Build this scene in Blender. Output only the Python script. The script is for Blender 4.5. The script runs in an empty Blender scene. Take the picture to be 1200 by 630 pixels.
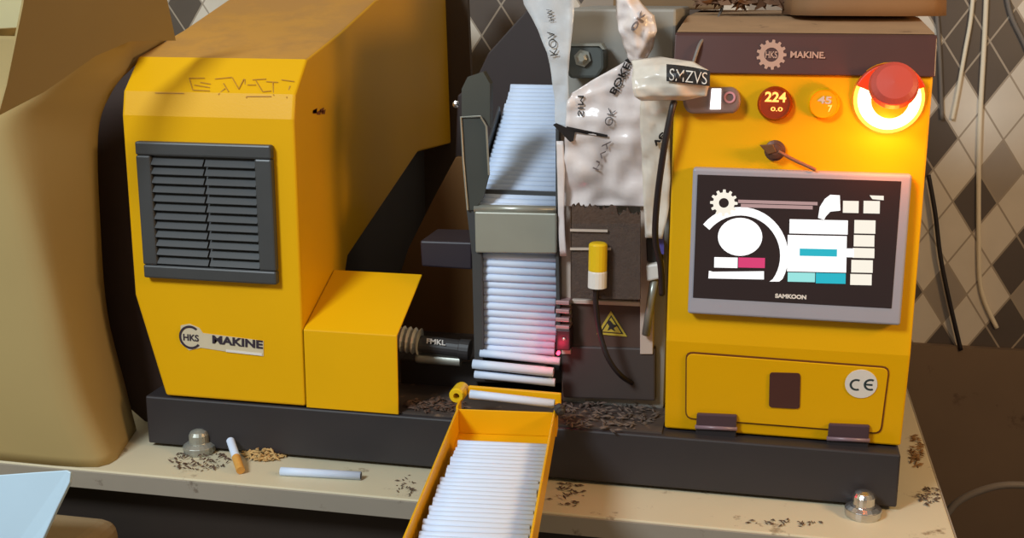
import bpy, bmesh, math, random
from mathutils import Vector, Matrix, noise
random.seed(7)
scene = bpy.context.scene
COL = scene.collection

# ------------------------------------------------------------------ camera
P_, YW_, RL_ = map(math.radians, (13.23, 12.05, 0.12))
F = 1400.0
fw = Vector((-math.sin(YW_)*math.cos(P_), math.cos(YW_)*math.cos(P_), -math.sin(P_)))
rt0 = Vector((math.cos(YW_), math.sin(YW_), 0)); up0 = rt0.cross(fw)
rt = math.cos(RL_)*rt0 + math.sin(RL_)*up0
up = -math.sin(RL_)*rt0 + math.cos(RL_)*up0
def ray(px, py): return fw + (px-600)/F*rt - (py-315)/F*up
CAM = -1.22*ray(600, 560)
cam = bpy.data.objects.new('camera', bpy.data.cameras.new('camera'))
cam.data.sensor_width = 36; cam.data.lens = 36*F/1200; cam.data.clip_start = .02
cam.matrix_world = Matrix(((rt.x, up.x, -fw.x, CAM.x), (rt.y, up.y, -fw.y, CAM.y), (rt.z, up.z, -fw.z, CAM.z), (0, 0, 0, 1)))
COL.objects.link(cam); scene.camera = cam

def at(px, py, X=None, Y=None, Z=None):
    """photo measurement -> point on a world plane X=, Y= or Z="""
    d = ray(px, py)
    i, v = (0, X) if X is not None else (1, Y) if Y is not None else (2, Z)
    return CAM + d*((v-CAM[i])/d[i])

# ------------------------------------------------------------------ colours and materials
def lin(c):
    c /= 255.0
    return c/12.92 if c <= .04045 else ((c+.055)/1.055)**2.4
def rgb(r, g, b): return (lin(r), lin(g), lin(b), 1)
def nodes(m):
    m.use_nodes = True
    return m.node_tree, m.node_tree.nodes['Principled BSDF']
def mat(name, col, rough=.5, metal=0, var=.12, scale=25, bump=0.0, bscale=200, alpha=1, trans=0, spec=.5, dirt=None, dscale=12, dpos=.6):
    m = bpy.data.materials.new(name); nt, b = nodes(m); N, L = nt.nodes, nt.links
    tc = N.new('ShaderNodeTexCoord')
    nz = N.new('ShaderNodeTexNoise'); nz.inputs['Scale'].default_value = scale; nz.inputs['Detail'].default_value = 4
    L.new(tc.outputs['Object'], nz.inputs['Vector'])
    mx = N.new('ShaderNodeMix'); mx.data_type = 'RGBA'
    d = tuple(c*(1-var) for c in col[:3])+(1,); h = tuple(min(1, c*(1+var)) for c in col[:3])+(1,)
    mx.inputs[6].default_value = d; mx.inputs[7].default_value = h
    L.new(nz.outputs['Fac'], mx.inputs[0])
    out = mx.outputs[2]
    if dirt:
        n2 = N.new('ShaderNodeTexNoise'); n2.inputs['Scale'].default_value = dscale; n2.inputs['Detail'].default_value = 6; n2.inputs['Roughness'].default_value = .7
        L.new(tc.outputs['Object'], n2.inputs['Vector'])
        rp = N.new('ShaderNodeValToRGB'); rp.color_ramp.elements[0].position = dpos; rp.color_ramp.elements[1].position = min(1, dpos+.08)
        L.new(n2.outputs['Fac'], rp.inputs[0])
        m2 = N.new('ShaderNodeMix'); m2.data_type = 'RGBA'
        L.new(rp.outputs[0], m2.inputs[0]); L.new(out, m2.inputs[6]); m2.inputs[7].default_value = dirt
        out = m2.outputs[2]
    L.new(out, b.inputs['Base Color'])
    b.inputs['Roughness'].default_value = rough; b.inputs['Metallic'].default_value = metal
    b.inputs['Specular IOR Level'].default_value = spec
    b.inputs['Alpha'].default_value = alpha; b.inputs['Transmission Weight'].default_value = trans
    if bump:
        n3 = N.new('ShaderNodeTexNoise'); n3.inputs['Scale'].default_value = bscale; n3.inputs['Detail'].default_value = 3
        L.new(tc.outputs['Object'], n3.inputs['Vector'])
        bp = N.new('ShaderNodeBump'); bp.inputs['Strength'].default_value = bump; bp.inputs['Distance'].default_value = .002
        L.new(n3.outputs['Fac'], bp.inputs['Height']); L.new(bp.outputs[0], b.inputs['Normal'])
    return m
def emit(name, col, s):
    m = bpy.data.materials.new(name); nt, b = nodes(m)
    b.inputs['Base Color'].default_value = (.02, .02, .02, 1); b.inputs['Emission Color'].default_value = col
    b.inputs['Emission Strength'].default_value = s; b.inputs['Roughness'].default_value = .4
    return m
def film_mat(name, col, alpha, rough=.22):
    m = bpy.data.materials.new(name); nt, b = nodes(m); N, L = nt.nodes, nt.links
    tc = N.new('ShaderNodeTexCoord'); nz = N.new('ShaderNodeTexNoise'); nz.inputs['Scale'].default_value = 28; nz.inputs['Detail'].default_value = 4
    L.new(tc.outputs['Object'], nz.inputs['Vector'])
    mr = N.new('ShaderNodeMapRange'); mr.inputs[1].default_value = .3; mr.inputs[2].default_value = .7
    mr.inputs[3].default_value = max(0, alpha-.18); mr.inputs[4].default_value = min(1, alpha+.14)
    L.new(nz.outputs['Fac'], mr.inputs[0]); L.new(mr.outputs[0], b.inputs['Alpha'])
    b.inputs['Base Color'].default_value = col; b.inputs['Roughness'].default_value = rough
    return m

M = {}
M['yellow'] = mat('yellow_paint', (.76, .395, .001, 1), .42, spec=.25, var=.06, scale=9, bump=.05, bscale=600)
M['yellow_dusty'] = mat('dusty_yellow_paint', (.60, .30, .03, 1), .5, var=.12, scale=7, dirt=(.33, .17, .05, 1), dscale=9, dpos=.56)
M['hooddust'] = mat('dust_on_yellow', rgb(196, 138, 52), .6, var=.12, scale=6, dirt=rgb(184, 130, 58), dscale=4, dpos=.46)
M['tray'] = mat('yellow_tray_paint', (.78, .40, .002, 1), .38, spec=.3, var=.07, scale=14)
M['black'] = mat('black_plastic', rgb(52, 50, 50), .45, var=.15)
M['base'] = mat('charcoal_base_paint', rgb(46, 42, 44), .5, var=.18, scale=10)
M['dark'] = mat('dark_steel', rgb(42, 36, 33), .55, var=.2)
M['darkbrown'] = mat('dark_brown_gap_shade', rgb(58, 40, 32), .6, var=.15)
M['vent'] = mat('grey_black_plastic', rgb(64, 65, 66), .42, var=.12)
M['deck'] = mat('dirty_steel_deck', rgb(72, 62, 56), .6, var=.3, scale=40, dirt=rgb(120, 98, 80), dscale=45, dpos=.57)
M['visor'] = mat('dark_visor_plastic', rgb(78, 48, 44), .35, var=.1)
M['hinge'] = mat('hinge_plastic', rgb(74, 54, 62), .35, var=.12)
M['dust'] = mat('dusty_tan_top', rgb(168, 132, 96), .8, var=.2, scale=30, dirt=rgb(88, 62, 44), dscale=25, dpos=.6)
M['bezel'] = mat('grey_bezel', rgb(158, 156, 166), .4, var=.05)
M['glass'] = mat('black_screen_glass', rgb(45, 34, 36), .16, var=.05)
M['steel'] = mat('brushed_steel', rgb(165, 165, 155), .34, .55, var=.12)
M['plate'] = mat('grey_steel_plate', rgb(150, 150, 138), .42, .25, var=.12)
M['chrome'] = mat('chrome', rgb(205, 203, 200), .18, .95, var=.08)
M['frame'] = mat('grey_frame', rgb(196, 178, 164), .45, .05, var=.12)
M['brownpanel'] = mat('brown_panel', rgb(80, 63, 55), .5, spec=.25, var=.15, scale=14)
M['tobacco'] = mat('tobacco', rgb(84, 64, 52), .9, var=.3, scale=160, bump=.6, bscale=400)
M['lighttobacco'] = mat('light_tobacco', rgb(190, 155, 100), .9, var=.4, scale=140, bump=.5, bscale=400)
M['paper'] = mat('white_paper', (.64, .74, .92, 1), .6, var=.03)
M['filter'] = mat('tan_filter', rgb(205, 150, 70), .7, var=.15, scale=200)
M['tubeend'] = mat('tube_hollow', rgb(160, 160, 166), .8, var=.05)
M['sheet'] = mat('bluish_white_card', rgb(196, 222, 240), .5, var=.03)
M['kraft'] = mat('kraft_board', rgb(172, 148, 96), .8, var=.08, scale=6)
M['kraftdark'] = mat('kraft_board_inside', rgb(164, 140, 92), .85, var=.08, scale=6)
M['tanbag'] = mat('tan_board', rgb(150, 128, 95), .8, var=.12, scale=10)
M['table'] = mat('worn_cream_laminate', rgb(205, 194, 165), .5, var=.07, scale=10, dirt=rgb(120, 96, 68), dscale=18, dpos=.6)
M['edge'] = mat('grey_edge_band', rgb(150, 140, 126), .6, var=.1, scale=14, dirt=rgb(112, 98, 84), dscale=30, dpos=.62)
M['under_shade'] = mat('dark_under_table', rgb(44, 33, 25), .7, var=.2)
M['cable'] = mat('black_rubber', rgb(38, 30, 32), .45, var=.1)
M['cord'] = mat('white_cord', rgb(238, 224, 200), .5, var=.06)
M['greycord'] = mat('grey_cord', rgb(120, 112, 106), .5, var=.08)
M['print'] = mat('black_print', rgb(40, 36, 36), .5, var=.1)
M['white'] = mat('white_plastic', rgb(225, 218, 210), .4, var=.05)
M['yellowcap'] = mat('lemon_plastic', rgb(225, 185, 20), .4, var=.06)
M['blue'] = mat('blue_label', rgb(78, 72, 150), .5, var=.1)
M['sticker_dark'] = mat('sticker_dark', rgb(52, 40, 52), .5, var=.1)
M['sticker'] = mat('sticker_pale', rgb(205, 190, 160), .5, var=.06)
M['wornprint'] = mat('worn_lettering', rgb(176, 122, 20), .6, var=.25, scale=90)
M['visorlogo'] = mat('visor_lettering', rgb(176, 140, 122), .5, var=.12)
M['red'] = mat('red_button', rgb(196, 74, 58), .5, var=.05)
M['gauge'] = mat('dark_red_gauge', rgb(150, 52, 14), .25, var=.2)
M['gaugedim'] = mat('orange_gauge', rgb(205, 135, 10), .35, var=.05)
M['rocker'] = mat('mauve_grey_plastic', rgb(128, 104, 98), .35, var=.1)
M['film'] = film_mat('clear_film', (.80, .82, .85, 1), .58)
M['filmwhite'] = film_mat('milky_film', (.90, .79, .755, 1), .86)
M['filmwarm'] = film_mat('warm_film', (.88, .79, .68, 1), .84)
M['pane'] = mat('clear_acrylic', (.15, .14, .14, 1), .08, alpha=.06, var=0, spec=.3)
M['e_ring'] = emit('lamp_ring_glow', (1, .80, .34, 1), 5.0)
M['e_rim'] = emit('lamp_ring_rim', (1, .55, .06, 1), 2.2)
M['e_digits'] = emit('orange_digits', (1, .42, .08, 1), 2.2)
M['e_dim'] = emit('pale_digits', (1, .62, .42, 1), .75)
M['e_white'] = emit('screen_white', (1, .98, .97, 1), 1.25)
M['e_cream'] = emit('screen_cream', (1, .93, .80, 1), .95)
M['e_teal'] = emit('screen_teal', rgb(0, 178, 196), 1.0)
M['e_pale'] = emit('screen_pale_teal', rgb(150, 226, 222), 1.0)
M['e_pink'] = emit('screen_pink', rgb(216, 52, 112), 1.0)
M['e_grey'] = emit('screen_grey', rgb(176, 142, 140), 1.0)
M['e_led'] = emit('white_led', (1, 1, 1, 1), 2.5)
M['e_red'] = emit('red_led', (1, .05, .12, 1), 4.0)

# ------------------------------------------------------------------ mesh building
def wloc(o):
    v = Vector((0, 0, 0))
    while o: v += o.location; o = o.parent
    return v
class MB:
    def __init__(s): s.v = []; s.f = []
    def add(s, vs, fs):
        n = len(s.v); s.v += [Vector(v) for v in vs]; s.f += [tuple(i+n for i in f) for f in fs]; return s
    def box(s, x0, x1, y0, y1, z0, z1):
        return s.add([(x, y, z) for x in (x0, x1) for y in (y0, y1) for z in (z0, z1)],
                     [(0, 1, 3, 2), (4, 6, 7, 5), (0, 4, 5, 1), (2, 3, 7, 6), (0, 2, 6, 4), (1, 5, 7, 3)])
    def prism(s, pts, off):
        off = Vector(off); n = len(pts); pts = [Vector(p) for p in pts]
        return s.add(pts+[p+off for p in pts], [tuple(range(n)), tuple(range(2*n-1, n-1, -1))]+[(i, i+n, (i+1) % n+n, (i+1) % n) for i in range(n)])
    def pxprism(s, pp, Y, dY): return s.prism([at(x, y, Y=Y) for x, y in pp], (0, dY, 0))
    def rev(s, o, axis, prof, n=24):
        """lathe: prof = [(radius, distance along axis)]"""
        o = Vector(o); a = Vector(axis).normalized(); u = a.orthogonal().normalized(); w = a.cross(u)
        vs = []; fs = []
        for r, h in prof:
            for k in range(n):
                t = 2*math.pi*k/n; vs.append(o+a*h+(u*math.cos(t)+w*math.sin(t))*max(r, 1e-5))
        m = len(prof)
        for i in range(m-1):
            for k in range(n): fs.append((i*n+k, i*n+(k+1) % n, (i+1)*n+(k+1) % n, (i+1)*n+k))
        fs.append(tuple(range(n-1, -1, -1))); fs.append(tuple((m-1)*n+k for k in range(n)))
        return s.add(vs, fs)
    def tube(s, pts, r, n=10):
        pts = [Vector(p) for p in pts]; vs = []; fs = []; m = len(pts); u = None
        for i, p in enumerate(pts):
            t = (pts[min(i+1, m-1)]-pts[max(i-1, 0)]).normalized()
            u = t.orthogonal().normalized() if u is None else (u-t*u.dot(t)).normalized()
            w = t.cross(u)
            for k in range(n):
                a = 2*math.pi*k/n; vs.append(p+(u*math.cos(a)+w*math.sin(a))*r)
        for i in range(m-1):
            for k in range(n): fs.append((i*n+k, i*n+(k+1) % n, (i+1)*n+(k+1) % n, (i+1)*n+k))
        fs.append(tuple(range(n-1, -1, -1))); fs.append(tuple((m-1)*n+k for k in range(n)))
        return s.add(vs, fs)
    def build(s, name, m, parent=None, bevel=0, smooth=False, seg=2, origin=None):
        o_ = Vector(origin) if origin is not None else (wloc(parent) if parent else Vector((0, 0, 0)))
        me = bpy.data.meshes.new(name); me.from_pydata([v-o_ for v in s.v], [], s.f)
        bm = bmesh.new(); bm.from_mesh(me); bmesh.ops.recalc_face_normals(bm, faces=bm.faces); bm.to_mesh(me); bm.free()
        o = bpy.data.objects.new(name, me); COL.objects.link(o)
        for mm in (m if isinstance(m, list) else [m]): me.materials.append(mm)
        if origin is not None: o.location = o_-(wloc(parent) if parent else Vector((0, 0, 0)))
        if parent: o.parent = parent
        if smooth:
            for p in me.polygons: p.use_smooth = True
        if bevel:
            b = o.modifiers.new('bevel', 'BEVEL'); b.width = bevel; b.segments = seg; b.limit_method = 'ANGLE'; b.angle_limit = math.radians(35)
        return o
def curve(pts, per=8):
    pts = [Vector(p) for p in pts]; out = []
    for i in range(len(pts)-1):
        a, b, c, d = pts[max(i-1, 0)], pts[i], pts[i+1], pts[min(i+2, len(pts)-1)]
        for k in range(per):
            t = k/per
            out.append(.5*((2*b)+(c-a)*t+(2*a-5*b+4*c-d)*t*t+(3*b-a-3*c+d)*t**3))
    return out+[pts[-1]]
def empty(name, loc, label, cat, group=None):
    o = bpy.data.objects.new(name, None); COL.objects.link(o); o.location = loc; o.empty_display_size = .02
    return tag(o, label, cat, group)
def tag(o, label=None, cat=None, group=None, kind=None):
    for k, v in (('label', label), ('category', cat), ('group', group), ('kind', kind)):
        if v: o[k] = v
    return o
def textmesh(s, bold=.0):
    cu = bpy.data.curves.new('t', 'FONT'); cu.body = s; cu.size = 1; cu.offset = bold
    o = bpy.data.objects.new('t', cu); COL.objects.link(o)
    me = bpy.data.meshes.new_from_object(o.evaluated_get(bpy.context.evaluated_depsgraph_get()))
    vs = [Vector(v.co) for v in me.vertices]; fs = [tuple(p.vertices) for p in me.polygons]
    bpy.data.objects.remove(o); bpy.data.curves.remove(cu); bpy.data.meshes.remove(me)
    x0, x1 = min(v.x for v in vs), max(v.x for v in vs); y0, y1 = min(v.y for v in vs), max(v.y for v in vs)
    return [((v.x-x0)/(x1-x0), (v.y-y0)/(y1-y0)) for v in vs], fs
def text(mb, s, O, W, H, n, bold=.02, th=.0004):
    """flat lettering with a little thickness: O bottom left, W and H the box, n the facing direction"""
    uv, fs = textmesh(s, bold); O, W, H, n = Vector(O), Vector(W), Vector(H), Vector(n)
    base = [O+W*u+H*v for u, v in uv]; k = len(base)
    mb.add(base+[p+n*th for p in base], [f for f in fs]+[tuple(i+k for i in f) for f in fs])
    return mb
def pxtext(mb, s, a, b, h, Y, bold=.02, th=.0004):
    """lettering on the plane Y=: a, b are the ends of its base line in the photo, h its height in photo pixels"""
    A, B = at(*a, Y=Y), at(*b, Y=Y); W = B-A; s1 = W.length/max(1, math.dist(a, b))
    H = Vector((-W.z, 0, W.x)).normalized()*h*s1
    return text(mb, s, A, W, H, (0, -1, 0), bold, th)
def circ(cx, cy, r, Y, n=28, a0=0, a1=360, ry=None):
    ry = ry or r
    return [at(cx+r*math.cos(math.radians(a0+(a1-a0)*k/n)), cy-ry*math.sin(math.radians(a0+(a1-a0)*k/n)), Y=Y) for k in range(n if a1-a0 == 360 else n+1)]
def rring(mb, c, r0, r1, Y, dY, n=36, a0=0, a1=360):
    """ring sector in the X-Z plane about world point c"""
    m = n+1
    vs = []
    for y in (Y, Y+dY):
        for r in (r0, r1):
            for k in range(m):
                t = math.radians(a0+(a1-a0)*k/n); vs.append((c[0]+r*math.cos(t), y, c[2]+r*math.sin(t)))
    fs = []
    for k in range(n):
        a, b, c_, d = k, m+k, 2*m+k, 3*m+k
        fs += [(a, b, b+1, a+1), (c_, c_+1, d+1, d), (a, a+1, c_+1, c_), (b, d, d+1, b+1)]
    if a1-a0 < 360: fs += [(0, 2*m, 3*m, m), (n, m+n, 3*m+n, 2*m+n)]
    return mb.add(vs, fs)
def gear(c, r0, r1, Y, teeth=12):
    pts = []
    for k in range(teeth):
        for da, r in ((-.30, r0), (-.18, r1), (.18, r1), (.30, r0)):
            t = 2*math.pi*(k+da)/teeth; pts.append(Vector((c[0]+r*math.cos(t), Y, c[2]+r*math.sin(t))))
    return pts

# ------------------------------------------------------------------ the setting
WALLY = .78
def wall_material():
    m = bpy.data.materials.new('harlequin_tile'); nt, b = nodes(m); N, L = nt.nodes, nt.links
    tc = N.new('ShaderNodeTexCoord'); sp = N.new('ShaderNodeSeparateXYZ'); L.new(tc.outputs['Object'], sp.inputs[0])
    def math_(op, a, b_=None):
        n = N.new('ShaderNodeMath'); n.operation = op
        for i, v in enumerate((a, b_)):
            if v is None: continue
            if isinstance(v, (int, float)): n.inputs[i].default_value = v
            else: L.new(v, n.inputs[i])
        return n.outputs[0]
    tw, th_ = .064, .096; tp = at(1133, 48, Y=WALLY)
    x = math_('DIVIDE', math_('SUBTRACT', sp.outputs[0], tp.x-tw/2), tw); z = math_('DIVIDE', math_('SUBTRACT', sp.outputs[2], tp.z), th_)
    A = math_('ADD', x, z); B = math_('SUBTRACT', x, z)
    fa, fb = math_('FLOOR', A), math_('FLOOR', B)
    cb = N.new('ShaderNodeCombineXYZ'); L.new(math_('ADD', fa, 23.0), cb.inputs[0]); L.new(fb, cb.inputs[1])
    wn = N.new('ShaderNodeTexWhiteNoise'); wn.noise_dimensions = '2D'; L.new(cb.outputs[0], wn.inputs['Vector'])
    rp = N.new('ShaderNodeValToRGB'); rp.color_ramp.interpolation = 'CONSTANT'
    e = rp.color_ramp.elements; e[0].position = 0; e[0].color = rgb(98, 86, 78); e[1].position = .40; e[1].color = rgb(232, 220, 204)
    k = e.new(.90); k.color = rgb(172, 158, 144)
    L.new(wn.outputs['Value'], rp.inputs[0])
    g1 = math_('ABSOLUTE', math_('SUBTRACT', math_('FRACT', A), .5)); g2 = math_('ABSOLUTE', math_('SUBTRACT', math_('FRACT', B), .5))
    gg = math_('GREATER_THAN', math_('MAXIMUM', g1, g2), .475)
    nz = N.new('ShaderNodeTexNoise'); nz.inputs['Scale'].default_value = 18; nz.inputs['Detail'].default_value = 4; L.new(tc.outputs['Object'], nz.inputs['Vector'])
    m1 = N.new('ShaderNodeMix'); m1.data_type = 'RGBA'; m1.blend_type = 'MULTIPLY'; m1.inputs[0].default_value = .2
    L.new(rp.outputs[0], m1.inputs[6]); L.new(nz.outputs['Fac'], m1.inputs[7])
    m2 = N.new('ShaderNodeMix'); m2.data_type = 'RGBA'; L.new(gg, m2.inputs[0]); L.new(m1.outputs[2], m2.inputs[6]); m2.inputs[7].default_value = rgb(170, 155, 138)
    L.new(m2.outputs[2], b.inputs['Base Color']); b.inputs['Roughness'].default_value = .32
    return m
M['tile'] = wall_material()
M['lowwall'] = mat('shaded_dirty_wall', rgb(126, 104, 84), .8, var=.2, scale=7, dirt=rgb(88, 66, 54), dscale=9, dpos=.57)  # lower wall colour: dirt and shade painted in together
M['floor'] = mat('dark_floor', rgb(66, 54, 46), .6, var=.2, scale=5)
M['cream'] = mat('cream_wall', rgb(214, 204, 160), .6, var=.05)
M['greywall'] = mat('plain_wall', rgb(150, 140, 128), .8, var=.06, scale=4)
zshade = at(1140, 405, Y=WALLY).z
tag(MB().box(-1.6, 1.6, WALLY, WALLY+.1, zshade, 1.9).build('wall_back', M['tile']), 'back wall of grey and cream diamond tiles', 'wall', kind='structure')
tag(MB().box(-1.6, 1.6, WALLY-.012, WALLY+.1, -.78, zshade).build('trim_1', M['lowwall']), 'brown foot of the tiled wall with dirt and shade painted in', 'shaded lower wall', kind='structure')
tag(MB().box(-1.6, 1.6, -2.6, WALLY, -.80, -.78).build('floor', M['floor']), 'dark floor under the table', 'floor', kind='structure')
tag(MB().box(-1.7, -1.6, -2.6, WALLY+.1, -.78, 1.9).build('wall_left', M['cream']), 'cream wall left', 'wall', kind='structure')
tag(MB().box(1.6, 1.7, -2.6, WALLY+.1, -.78, 1.9).build('wall_right', M['greywall']), 'plain wall right', 'wall', kind='structure')
cx0 = at(30, 60, Y=.6).x
tag(MB().box(-1.6, cx0, .66, WALLY, -.78, 1.9).build('trim_2', M['cream']), 'cream pillar in the back left corner', 'pillar', kind='structure')

# ------------------------------------------------------------------ table
TF, TR, TB = -.072, .4235, WALLY-.03
t = empty('work_table', (0, .3, -.78), 'worn cream laminate worktable with grey edge carrying the yellow machine', 'table')
MB().box(-1.25, TR, TF, TB, -.019, 0).build('tabletop', M['table'], t, bevel=.0015)
eb = MB().box(-1.25, TR+.001, TF-.0022, TF-.0002, -.0205, -.0015)
eb.box(TR+.0002, TR+.0022, TF, TB, -.0205, -.0015)
eb.build('edge_band', M['edge'], t, bevel=.0006)
MB().box(-1.2, TR-.03, TF+.03, TF+.05, -.70, -.02).build('under_shade', M['under_shade'], t)  # dark panel added to stand for the shade under the table
for lx in (-1.2, TR-.06):
    for ly in (TF+.06, TB-.06): MB().box(lx, lx+.04, ly, ly+.04, -.78, -.02).build('leg', M['under_shade'], t, bevel=.003)

# ------------------------------------------------------------------ the machine
XL, XR = -.4085, -.2213           # motor housing
CX0, CX1 = .1518, .3775           # control cabinet
ZB, ZD = .058, .060
mc = empty('cigarette_filling_machine', (0, .2, 0), 'yellow and black cigarette filling machine with touch screen cabinet and vented motor housing', 'machine')
# base beam
bs = MB().box(-.405, .3762, 0, .62, .004, ZB).build('base', M['base'], mc, bevel=.002)
MB().box(-.20, .150, .006, .60, ZB, ZB+.002).build('deck_plate', M['deck'], mc)
for fx, fy in ((228, 520), (1012, 596)):
    f = at(fx, fy+14, Z=0); ax = Vector((0, -.25, 1))
    fm = MB().rev((f.x, f.y+.012, 0), (0, 0, 1), [(.0165, 0), (.0172, .003), (.0172, .008), (.013, .011), (.0105, .0115), (.0105, .020), (.0085, .0235), (.004, .0255), (0, .026)], 20)
    fo = fm.build('levelling_foot', M['chrome'] if fx > 600 else M['steel'], mc, smooth=False, bevel=.0005)
    fo['label'] = 'shiny chrome levelling foot' if fx > 600 else 'dusty steel levelling foot'

# motor housing: upper hood with notch in the rear, lower body with a chamfered left edge
zc = at(152, 345, Y=0).z
prof = [(0, zc), (0, .3599), (.006, .384), (.040, .4165), (.142, .440), (.26, .472), (.45, .505), (.575, .505), (.60, .262), (.427, .2718), (.1427, .1902), (.133, .1735), (.133, zc)]
pb = prof[:]; pb[0] = (0, ZD); pb[-1] = (.133, ZD)
pb = [pb[0]]+pb[1:]
hb = MB().prism([(XL, y, z) for y, z in pb], (XR-XL, 0, 0))
bm_ = bmesh.new(); vv = [bm_.verts.new(v) for v in hb.v]
for f in hb.f: bm_.faces.new([vv[i] for i in f])
cut_n = Vector((-(zc-ZD), 0, -(.028))).normalized()      # the chamfer at the lower left edge
rs = bmesh.ops.bisect_plane(bm_, geom=bm_.verts[:]+bm_.edges[:]+bm_.faces[:], plane_co=(XL, 0, zc), plane_no=cut_n, clear_outer=True)
ed = [e for e in rs['geom_cut'] if isinstance(e, bmesh.types.BMEdge)]
bmesh.ops.contextual_create(bm_, geom=ed)
bm_.verts.index_update()
hb.v = [v.co.copy() for v in bm_.verts]; hb.f = [tuple(v.index for v in f.verts) for f in bm_.faces]; bm_.free()
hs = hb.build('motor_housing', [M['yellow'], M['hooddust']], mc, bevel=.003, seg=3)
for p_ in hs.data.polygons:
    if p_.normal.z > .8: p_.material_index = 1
MB().box(XL+.01, XR-.03, .12, .56, ZD, .30).build('notch_shade_box', M['dark'], mc)  # dark box added so the notch reads as a shaded cavity
MB().pxprism([(166, 72), (205, 72), (205, 494), (188, 495), (170, 495), (150, 478), (112, 340), (108, 160), (122, 104), (142, 80)], .06, .04).build('gap_shade', M['darkbrown'], mc, bevel=.003)  # dark sheet added as the shadow in the gap beside the carton
# vent
vq = [(163, 165), (322, 168.5), (327, 332), (173, 322.5)]
V4 = [at(*q, Y=0) for q in vq]
vx0, vx1 = (V4[0].x+V4[3].x)/2, (V4[1].x+V4[2].x)/2; vz1, vz0 = (V4[0].z+V4[1].z)/2, (V4[2].z+V4[3].z)/2
vf = MB(); bw = .014
vf.box(vx0, vx1, -.009, .0, vz0, vz0+bw); vf.box(vx0, vx1, -.009, 0, vz1-bw, vz1)
vf.box(vx0, vx0+bw*1.15, -.009, 0, vz0+bw, vz1-bw); vf.box(vx1-bw*1.3, vx1, -.009, 0, vz0+bw, vz1-bw)
vent = vf.build('vent_grille', M['vent'], mc, bevel=.002)
MB().box(vx0+bw, vx1-bw, -.002, -.0004, vz0+bw, vz1-bw).build('vent_backing', M['black'], vent)
n = 12; zz0, zz1 = vz0+bw+.001, vz1-bw-.001
for k in range(n):
    z = zz0+(zz1-zz0)*(k+.5)/n
    sl = MB()
    for xa, xb in ((vx0+bw*1.15, (vx0+vx1)/2-.001), ((vx0+vx1)/2+.001, vx1-bw*1.3)):
        sl.prism([(xa, -.0085, z-.0036), (xa, -.0068, z-.0046), (xa, -.0016, z+.0026), (xa, -.0022, z+.0040)], (xb-xa, 0, 0))
    sl.build('louvre', M['vent'], vent)
# worn lettering remains on the hood's sloping band
def hood(px, py, lift=.0008):
    for (y0, z0), (y1, z1) in zip(prof[1:4], prof[2:5]):
        d = ray(px, py); nn = Vector((0, -(z1-z0), (y1-y0))).normalized()
        tt = (Vector((0, y0, z0))-CAM).dot(nn)/d.dot(nn); p = CAM+d*tt
        if z0-.0005 <= p.z <= z1+.0005: return p+nn*lift
    return p
wl = MB()
def wstroke(pp, w=1.1):
    for (x0, y0), (x1, y1) in zip(pp, pp[1:]):
        dx, dy = x1-x0, y1-y0; l = math.hypot(dx, dy); nx, ny = -dy/l*w/2, dx/l*w/2
        q = [hood(x0+nx, y0+ny), hood(x1+nx, y1+ny), hood(x1-nx, y1-ny), hood(x0-nx, y0-ny)]
        wl.add(q, [(0, 1, 2, 3)])
for st in ([(182, 109), (216, 109.5)], [(222, 92), (240, 92)], [(222, 92), (226, 106), (246, 107)], [(235, 97), (247, 99)], [(256, 111), (264, 104)], [(252, 93), (272, 91)], [(272, 91), (280, 105)],
           [(280, 105), (286, 93)], [(287, 93), (289, 115)], [(289, 113), (318, 113)], [(290, 100), (300, 100)], [(300, 95), (308, 108), (318, 107)], [(312, 96), (326, 97)], [(320, 97), (321, 112)],
           [(330, 94), (345, 96)], [(340, 101), (336, 115)], [(296, 94), (312, 93)], [(228, 100), (246, 103)], [(262, 98), (268, 108)]):
    wstroke(st)
wl.build('worn_lettering', M['wornprint'], hs)
# chip in the paint on the side
sc = MB(); c = at(374, 127, X=XR)
for k in range(5):
    a = c+Vector((.0004, random.uniform(-.02, .02), random.uniform(-.004, .004)))
    sc.add([a, a+Vector((0, .012, .001)), a+Vector((0, .009, -.004)), a+Vector((0, -.001, -.003))], [(0, 1, 2, 3)])
sc.build('paint_chip', mat('chipped_paint', rgb(120, 62, 20), .7), hs)
# maker's sticker
stk = MB().pxprism([(212, 381), (222, 379), (234, 384), (238, 390), (309, 399), (309, 417), (262, 411), (236, 407), (222, 410), (212, 402)], -.0001, -.0006)
so = stk.build('maker_sticker', M['sticker'], hs)
lg = MB(); c = at(223, 395, Y=-.001)
rring(lg, c, .0105, .0128, -.0008, -.0005, 30, 50, 320)
pxtext(lg, 'HKS', (215, 398.5), (233, 400), 7.5, -.0009)
pxtext(lg, 'MAKINE', (249, 402), (308, 408.5), 9.5, -.0009, bold=.035)
lg.build('lettering', M['sticker_dark'], hs)
MB().pxprism([(265, 409.2), (307, 413.8), (307, 416.6), (265, 412)], -.0008, -.0004).build('caption_strip', M['white'], hs)
# step cover beside the housing
sx1 = -.1205; sz = at(465, 393, Y=0).z; rear = at(494, 321, X=sx1)
sp = [(0, ZD-.001), (0, sz), (rear.y, rear.z), (rear.y, rear.z-.0022), (.0022, sz-.0016), (.0022, ZD-.001)]
MB().prism([(XR+.0008, y, z) for y, z in sp], (sx1-XR, 0, 0)).build('drive_cover', M['yellow'], mc, bevel=.0015)
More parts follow.
